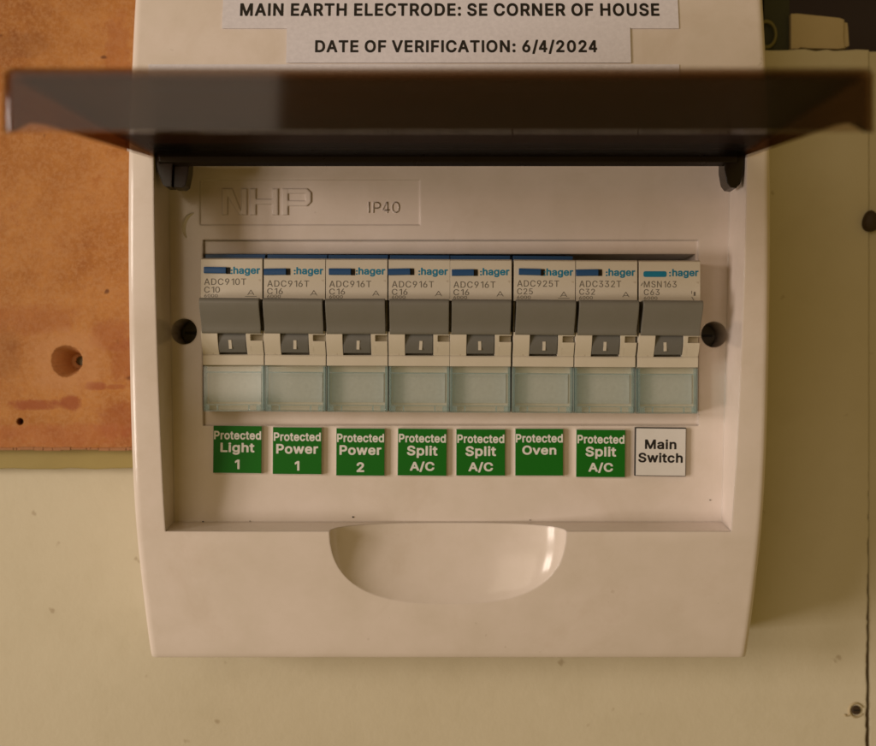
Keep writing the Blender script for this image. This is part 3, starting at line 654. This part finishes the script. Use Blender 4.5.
# ------------------------------------------------------------------ paper strips on the upper front
def paper(x0, x1, z0, z1, lift, words, label):
    e = empty('paper_label', ((x0 + x1) / 2, yf(z0), z0))
    mb = MB(); n = 8; vs = []; fs = []
    for i in range(n + 1):
        z = z0 + (z1 - z0) * i / n
        vs += [(x0, yf(z) - lift, z), (x1, yf(z) - lift, z), (x0, yf(z) - lift + .13, z), (x1, yf(z) - lift + .13, z)]
    for i in range(n):
        a, c_ = i * 4, i * 4 + 4
        fs += [(a, a + 1, c_ + 1, c_), (a + 2, c_ + 2, c_ + 3, a + 3), (a, c_, c_ + 2, a + 2), (a + 1, a + 3, c_ + 3, c_ + 1)]
    fs += [(0, 2, 3, 1), (n * 4, n * 4 + 1, n * 4 + 3, n * 4 + 2)]
    mb.add(vs, fs); o = mb.build('strip', M['paper'], e); o.location = [-a for a in e.location]
    if words:
        q = MB()
        for w, xa, xb, za, zb_ in words: text(q, w, xa, xb, za, zb_, -lift - 0.05, True, 1.06, yf)
        o = q.build('lettering', M['black_ink'], e); o.location = [-a for a in e.location]
    tag(e, label, 'label', 'paper strips on the upper front')
Yp = -13.0
paper(mx(222, Yp), mx(679, Yp), mz(28.5, Yp), mz(-9, Yp), 0.30,
      [('MAIN EARTH ELECTRODE: SE CORNER OF HOUSE', mx(239.5, Yp), mx(660, Yp), mz(15.5, Yp), mz(1.5, Yp))],
      'wide white paper strip about the main earth electrode, uppermost on the cream front')
paper(mx(287, Yp), mx(630, Yp), mz(64.5, Yp), mz(27.5, Yp), 0.46,
      [('DATE OF VERIFICATION: 6/4/2024', mx(315.5, Yp), mx(596.5, Yp), mz(55.5, Yp), mz(40.5, Yp))],
      'narrower white paper strip with the date of verification')
paper(mx(150, Yp), mx(678, Yp), mz(96, Yp), mz(66.0, Yp), 0.22, [], 'white paper strip mostly hidden behind the near edge of the smoked lid')

# ------------------------------------------------------------------ circuit breakers
Yb = -10.0
kb = (D0 + Yb) / 1185.0
PITCH = 62.45 * kb
def zz(py): return (373.0 - py) * kb
W2 = PITCH / 2 - 0.14
mb = MB()
mb.prism([(20, 32.3), (-9.2, 32.3), (-9.9, 31.9), (-10, 31.2), (-10, 20.6), (-7.5, 20.4), (-7.5, 11.8), (-3, 11.8), (-3, 5.1), (-7.0, 5.1), (-7.3, 4.7), (-7.1, 2.1), (-4.2, 2.0), (-4.2, -10.6), (-5.0, -11.1), (20, -11.1)], -W2, W2)
def cheek(za, zb_):                                   # front of the nose beside the rocker, curving back downwards
    def y(z):
        u = (11.8 - z) / 6.7; return -10.2 + 3.3 * u ** 1.8
    return [(-2.9, za)] + [(y(za + (zb_ - za) * i / 6), za + (zb_ - za) * i / 6) for i in range(7)] + [(-2.9, zb_)]
mb.prism(cheek(5.1, 11.8), -W2, -4.0)
mb.prism(cheek(5.1, 11.8), 4.0, 5.25)
mb.prism(cheek(10.75, 11.8), 5.25, W2); mb.prism(cheek(5.1, 9.0), 5.25, W2)
mb.box(5.25, W2, -7.2, -2.9, 9.0, 10.75)
ME_BODY = mb.mesh('body')
mb = MB()                                             # projecting bar: rounded brow, hollowed face, small lip at the foot
pr = [(-7.3, 20.5), (-13.6, 20.8), (-14.5, 20.6), (-15.0, 20.0), (-15.05, 19.3), (-14.75, 18.4), (-14.1, 17.2), (-13.3, 16.0), (-12.5, 14.9), (-11.8, 13.9), (-11.35, 13.1), (-11.1, 12.3), (-11.1, 11.6), (-10.8, 11.15), (-10.2, 11.0), (-7.3, 11.2)]
mb.prism(pr, -W2 + 0.38, W2 - 0.38); ME_HANDLE = mb.mesh('handle', 50)
mb = MB(); pr = [(-3.0, 11.6)]
for i in range(9):
    u = i / 8; pr.append((-8.7 + 1.2 * u ** 1.6 - 0.75 * math.sin(math.pi * u), 11.6 - 5.9 * u))
pr.append((-3.0, 5.7)); mb.prism(pr, -3.85, 3.85); ME_ROCKER = mb.mesh('rocker', 50)
mb = MB(); mb.prism([(-9.32, 9.2), (-9.0, 9.2), (-8.3, 6.7), (-8.55, 6.7)], -0.42, 0.42); ME_MARK = mb.mesh('on_mark')
mb = MB(); mb.box(-7.4, 7.4, -4.45, -4.25, -8.4, 0.1); ME_CARD = mb.mesh('label_card')
mb = MB(); mb.box(-W2 + .5, W2 - .5, -7.4, -6.5, -11.0, 1.7); ME_COVER = mb.mesh('clear_cover')
mb = MB()                                             # rim, ribs and clips of the clear cover
for s_ in (-1, 1):
    a, c_ = sorted((s_ * (W2 - .15), s_ * (W2 - .75))); mb.box(a, c_, -7.3, -4.3, -11.0, 1.85)
mb.box(-W2 + .8, W2 - .8, -7.75, -7.42, -0.05, 0.3)
mb.box(-W2 + .8, W2 - .8, -7.9, -7.42, -9.25, -9.0)
mb.box(-W2 + .8, W2 - .8, -8.0, -7.42, -11.0, -10.75)
mb.box(-W2 + .8, -W2 + 2.0, -8.1, -7.45, -10.7, -9.3); mb.box(W2 - 2.0, W2 - .8, -8.1, -7.45, -10.7, -9.3)
mb.box(-4.6, -4.2, -7.8, -7.45, -10.7, -9.3); mb.box(4.3, 4.7, -7.8, -7.45, -10.7, -9.3)
ME_RIM = mb.mesh('rim')
mb = MB(); mb.box(-W2 + .1, W2 - .1, -4.0, 18, 32.35, 33.9); ME_CLIP = mb.mesh('top_clip')
mb = MB(); mb.prism([(-9.9, zz(274.6)), (-10.7, zz(274.4)), (-10.85, zz(271)), (-10.6, zz(268.2)), (-9.9, zz(268))], -7.9, -1.7); ME_BTN = mb.mesh('test_button')
mb = MB(); mb.box(-1.7, -0.55, -10.06, -9.7, zz(274.8), zz(268.2)); ME_SLOT = mb.mesh('button_slot')

specs = [('ADC910T', 'C10', 'circuit breaker printed C10, leftmost in the row', 1.5),
         ('ADC916T', 'C16', 'circuit breaker printed C16, second from the left, right beside the C10 one', 0),
         ('ADC916T', 'C16', 'circuit breaker printed C16, third from the left, in the middle of three C16 ones', 0),
         ('ADC916T', 'C16', 'circuit breaker printed C16, fourth from the left', 0),
         ('ADC916T', 'C16', 'circuit breaker printed C16, just left of the C25 one', 0),
         ('ADC925T', 'C25', 'circuit breaker printed C25, above the green Oven plate', 0.8),
         ('ADC332T', 'C32', 'circuit breaker printed C32, next to the main switch', 0.6),
         ('MSN163', 'C63', 'main switch with printed blue bar, rightmost in the row', 0)]
x0 = mx(200.4, Yb); ROLL = 0.55
for i, (code, rate, lab, up) in enumerate(specs):
    cxp = x0 + PITCH * (i + .5) + (0.25 if i == 7 else 0) - (0.2 if i in (4,) else 0)
    dz = -0.10 * i * 1.9 * 0.5
    e = empty('main_switch' if i == 7 else 'circuit_breaker', (cxp, 0, 0.15 + dz), (0, math.radians(random.uniform(-.25, .25) + (.25 if i else 0)), 0))
    tag(e, lab, 'switch' if i == 7 else 'circuit breaker', 'switches side by side on the rail')
    link('body', ME_BODY, M['breaker'], e)
    h = link('handle', ME_HANDLE, M['toggle'], e)
    h.location.x = random.uniform(-.08, .08) * S; h.rotation_euler.y = math.radians(random.uniform(-.5, .5)); h.location.y = random.uniform(-.3, .2) * S
    r = link('rocker', ME_ROCKER, M['rocker'], e)
    mk = link('on_mark', ME_MARK, M['mark'], r); mk.location.x = random.uniform(-.5, .2) * S; mk.rotation_euler.y = math.radians(random.uniform(-5, 4))
    link('label_card', ME_CARD, M['card'], e)
    cv = link('clear_cover', ME_COVER, M['cover'], e); link('rim', ME_RIM, M['cover_edge'], cv)
    if i < 6: link('top_clip', ME_CLIP, M['blue'], e)
    y = -10.05
    if i < 7:
        bt = link('test_button', ME_BTN, M['blue'], e); bt.location.x = random.uniform(-.25, .1) * S; bt.location.z = random.uniform(-.2, .12) * S; bt.rotation_euler.y = math.radians(random.uniform(-1.5, 1.5))
        link('button_slot', ME_SLOT, M['black'], bt)
    else:
        q = MB(); pl = []
        xa, xb, za, zb_ = -7.4, -0.9, zz(275.2), zz(269.4)
        for cx_, cz_, a0 in ((xa + .5, zb_ - .5, 90), (xa + .5, za + .5, 180), (xb - .5, za + .5, 270), (xb - .5, zb_ - .5, 0)):
            for k_ in range(5):
                a = math.radians(a0 + 90 * k_ / 4); pl.append((cx_ + .5 * math.cos(a), cz_ + .5 * math.sin(a)))
        q.plate(pl, -10.06, -9.9); q.build('printed_bar', M['teal_ink'], e)
    q = MB(); text(q, 'hager', 0.45 if i < 7 else 0.7, 8.0 if i < 7 else 8.1, zz(276.4), zz(267.2), y, True, 0.97)
    for zc in (270.8, 273.9): q.cyl(-0.05 if i < 7 else 0.05, zz(zc), 0.24, -10.08, -9.95, 10)
    q.build('brand_lettering', M['teal_ink'], e)
    q = MB(); o_ = 0 if i == 0 else -1.6 if i < 5 else -0.2
    w_ = 11.8 if i < 7 else 9.2
    xs_ = -7.75 if i < 7 else -7.3
    text(q, code, xs_, xs_ + w_, zz(285.5 - o_), zz(279 - o_), y, False, 1.08)
    text(q, rate, xs_, xs_ + 4.4, zz(293.2 - o_ * .8), zz(287.2 - o_ * .8), y, False, 1.08)
    text(q, '6000', xs_, xs_ + 3.8, zz(297.8 - o_ * .3), zz(294.6 - o_ * .3), y, False, 1.0)
    if i < 7:
        xs_ = 5.4; zt, zl = zz(290.5), zz(295.5)
        q.bar(xs_ - .9, zl, xs_, zt, .16, y, -9.9); q.bar(xs_, zt, xs_ + .9, zl, .16, y, -9.9); q.bar(xs_ - .5, (zt + zl) / 2 - .3, xs_ + .5, (zt + zl) / 2 - .3, .16, y, -9.9)
        if i in (0, 5): q.bar(xs_ - 1.6, zl - .4, xs_ + 1.6, zl - .4, .14, y, -9.9)
    else:
        q.bar(6.2, zz(292), 6.2, zz(289), .18, y, -9.9); q.bar(7.0, zz(294), 7.0, zz(290), .5, y, -9.9); q.bar(6.2, zz(295), 7.4, zz(302), .16, y, -9.9); q.bar(-8.1, zz(284), -7.6, zz(281), .2, y, -9.9)
    q.build('rating_lettering', M['grey_ink'], e)

# ------------------------------------------------------------------ engraved label plates
plates = [(213, 262, 425.5, 473.5, ['Protected', 'Light', '1'], 'green plate reading Protected Light 1, leftmost of the plates', 0.6),
          (272.5, 322, 427, 474.5, ['Protected', 'Power', '1'], 'green Power plate second from the left, beside the Light plate', 0.4),
          (336, 385, 428.2, 476, ['Protected', 'Power', '2'], 'green Power plate third from the left, beside the first Split A/C plate', 0.3),
          (397.5, 447, 428.5, 476, ['Protected', 'Split', 'A/C'], 'green Split A/C plate right beside the Power 2 plate', 0.6),
          (456, 505.5, 429, 476, ['Protected', 'Split', 'A/C'], 'green Split A/C plate just left of the Oven plate', 0.2),
          (515, 563.5, 428.5, 476, ['Protected', 'Oven', ''], 'green plate reading Protected Oven', 0.1),
          (576, 625.5, 429.5, 477.5, ['Protected', 'Split', 'A/C'], 'green Split A/C plate beside the white Main Switch plate', 0.5),
          (635, 686, 427.5, 476, ['', 'Main', 'Switch'], 'white plate reading Main Switch with black letters', 0.7)]
lh = {'Protected': (47.0, 8.6), 'Light': (34, 12.2), 'Power': (42.0, 9.8), 'Split': (30.5, 12.4), 'Oven': (34, 9.2), 'A/C': (24.5, 10.4), '1': (4.6, 9.6), '2': (7.6, 9.8), 'Main': (31.5, 10), 'Switch': (44.5, 10)}
for pxa, pxb, pya, pyb, words, lab, rot in plates:
    Yq = -1.3
    w, h = (pxb - pxa) * (D0 + Yq) / 1185, (pyb - pya) * (D0 + Yq) / 1185
    e = empty('label_plate', (mx((pxa + pxb) / 2, Yq), 0, mz((pya + pyb) / 2, Yq)), (0, math.radians(rot), 0))
    tag(e, lab, 'label', 'engraved plates under the switches')
    white = words[0] == ''
    q = MB(); q.box(-w / 2, w / 2, -1.15, -0.05, -h / 2, h / 2); q.build('core', M['black'] if white else M['core'], e)
    q = MB(); d = 0.30 if white else 0.12
    q.box(-w / 2 + d, w / 2 - 0.16, -1.45, -1.16, -h / 2 + 0.16, h / 2 - d); q.build('face', M['white_plate'] if white else M['green'], e)
    q = MB(); s_ = (D0 + Yq) / 1185
    tops = [5.5, 17.0, 34.0] if not white else [0, 11.8, 25.2]
    for k_, wd in enumerate(words):
        if not wd: continue
        ww, hh = lh[wd]; ww *= s_; hh *= s_
        zt = h / 2 - tops[k_] * s_
        if wd in ('A/C',): zt += 1.0 * s_
        if white: zt += 0
        text(q, wd, -ww / 2, ww / 2, zt - hh, zt, -1.47, True, 1.0)
    q.build('lettering', M['black_ink'] if white else M['white_ink'], e)

# ------------------------------------------------------------------ odds and ends on the wall at the right
M['offcut'] = plastic('chipped_white_paint', (0.56, 0.46, 0.29), 0.6, 0.5, dirt=0.6)
q = MB(); Yo = WY + 1
xa, xb = mx(791, Yo), mx(845, Yo); za, zb_ = topz + 0.6, mz(13.5, Yo)
q.plate([(xa, za), (xa + 2.5, za + .05), (xa + 3, za + .5), (xa + 6, za + .2), (xb - 2, za), (xb, za + .3), (xb - .5, za + 4), (xb - .2, zb_ - 2.0), (xb - 1.8, zb_ - 1.4), (xa + 2, zb_), (xa, zb_ - .1)], Yo, Yo + 13)
blk = q.build('block', M['offcut']); tag(blk, 'small chipped cream block sitting on the wall ledge at the upper right', 'block')
q = MB(); q.plate([(xb - .2, za + .6), (xb + 1.9, za + 1.4), (xb + 1.5, zb_ - 4), (xb + 1.3, zb_ - 2.6), (xb - .4, zb_ - 2.2)], Yo + 1.5, Yo + 11); q.build('broken_end', M['offcut'], blk)
M['post'] = flat('dark_green_paint', (0.032, 0.036, 0.016), 0.5, 0.3)
q = MB(); q.box(mx(764, WY + 3), mx(789.5, WY + 3), WY + 3, WY + 13, topz + 0.3, 185)
tag(q.build('post', M['post']), 'dark green upright post beside the top right of the board', 'post')
q = MB(); n = 28; vs = []; fs = []                     # cable loop poking out from behind the housing
for i in range(n):
    a = 2 * math.pi * i / n
    for j in range(8):
        c_ = 2 * math.pi * j / 8; rr = 3.6 + 0.55 * math.cos(c_)
        vs.append((mx(767.5, WY) + rr * .85 * math.cos(a), WY + 1.4 + .55 * math.sin(c_), mz(33, WY) + rr * 1.15 * math.sin(a)))
for i in range(n):
    for j in range(8):
        fs.append((i * 8 + j, ((i + 1) % n) * 8 + j, ((i + 1) % n) * 8 + (j + 1) % 8, i * 8 + (j + 1) % 8))
q.add(vs, fs); M['cable'] = plastic('greenish_cable', (0.20, 0.18, 0.06), 0.5, 0)
tag(q.build('cable_loop', M['cable']), 'greenish cable loop against the dark green post', 'cable')
M['rust'] = plastic('rusty_metal', (0.050, 0.028, 0.013), 0.65, 0.4, dirt=0.6, dirtcol=(0.02, 0.01, 0.005))
def stud(px, py, rx, rz, h, label, name):
    q = MB(); n = 20; vs = []; fs = []
    ly = [(1.0, 0.05), (1.0, h * .45), (0.82, h * .8), (0.45, h)]
    for f_, hh in ly:
        for i in range(n):
            a = 2 * math.pi * i / n; g = 1 + .07 * math.sin(3 * a + px)
            vs.append((mx(px, WY) + rx * f_ * g * math.cos(a), WY - hh, mz(py, WY) + rz * f_ * g * math.sin(a)))
    for j in range(3):
        for i in range(n): fs.append((j * n + i, j * n + (i + 1) % n, (j + 1) * n + (i + 1) % n, (j + 1) * n + i))
    fs.append(tuple(3 * n + i for i in range(n)))
    q.add(vs, fs); o = q.build(name, M['rust']); tag(o, label, 'bolt'); return o
stud(870, 222, 2.7, 3.4, 3.0, 'dark brown rounded bolt head at the right edge, upper wall', 'bolt_head')
# screw with curls of lifted paint round it
sx_, sz_ = mx(856, WY), mz(710, WY)
scr = empty('wall_screw', (sx_, WY, sz_)); tag(scr, 'small rusty screw in flaking paint at the lower right corner', 'screw')
q = MB(); q.cyl(0, 0, 1.35, -0.5, 0.2, 18, 1.6); q.build('head', M['rust'], scr)
q = MB(); q.box(-1.0, 1.0, -0.56, -0.49, -.2, .2); q.build('slot', M['black'], scr)
def curl(cx_, cz_, r, a0, a1, w):
    q = MB(); vs = []; fs = []; n = 16
    for i in range(n + 1):
        a = math.radians(a0 + (a1 - a0) * i / n); ww = w * (.4 + .6 * math.sin(math.pi * i / n)) * random.uniform(.7, 1.2)
        for d, y in ((-ww, -0.02), (0, -0.55), (ww, -0.02)): vs.append((cx_ + (r + d) * math.cos(a), y, cz_ + (r + d) * math.sin(a)))
    for i in range(n): fs += [(i * 3, i * 3 + 3, i * 3 + 4, i * 3 + 1), (i * 3 + 1, i * 3 + 4, i * 3 + 5, i * 3 + 2)]
    q.add(vs, fs); return q
M['flake'] = flat('old_paint_flake', (0.47, 0.39, 0.24), 0.7)
curl(0, 0, 2.2, 20, 330, .55).build('paint_flake', M['flake'], scr)
curl(-2.9, -0.9, 0.9, 200, 350, .45).build('paint_flake', M['flake'], scr)
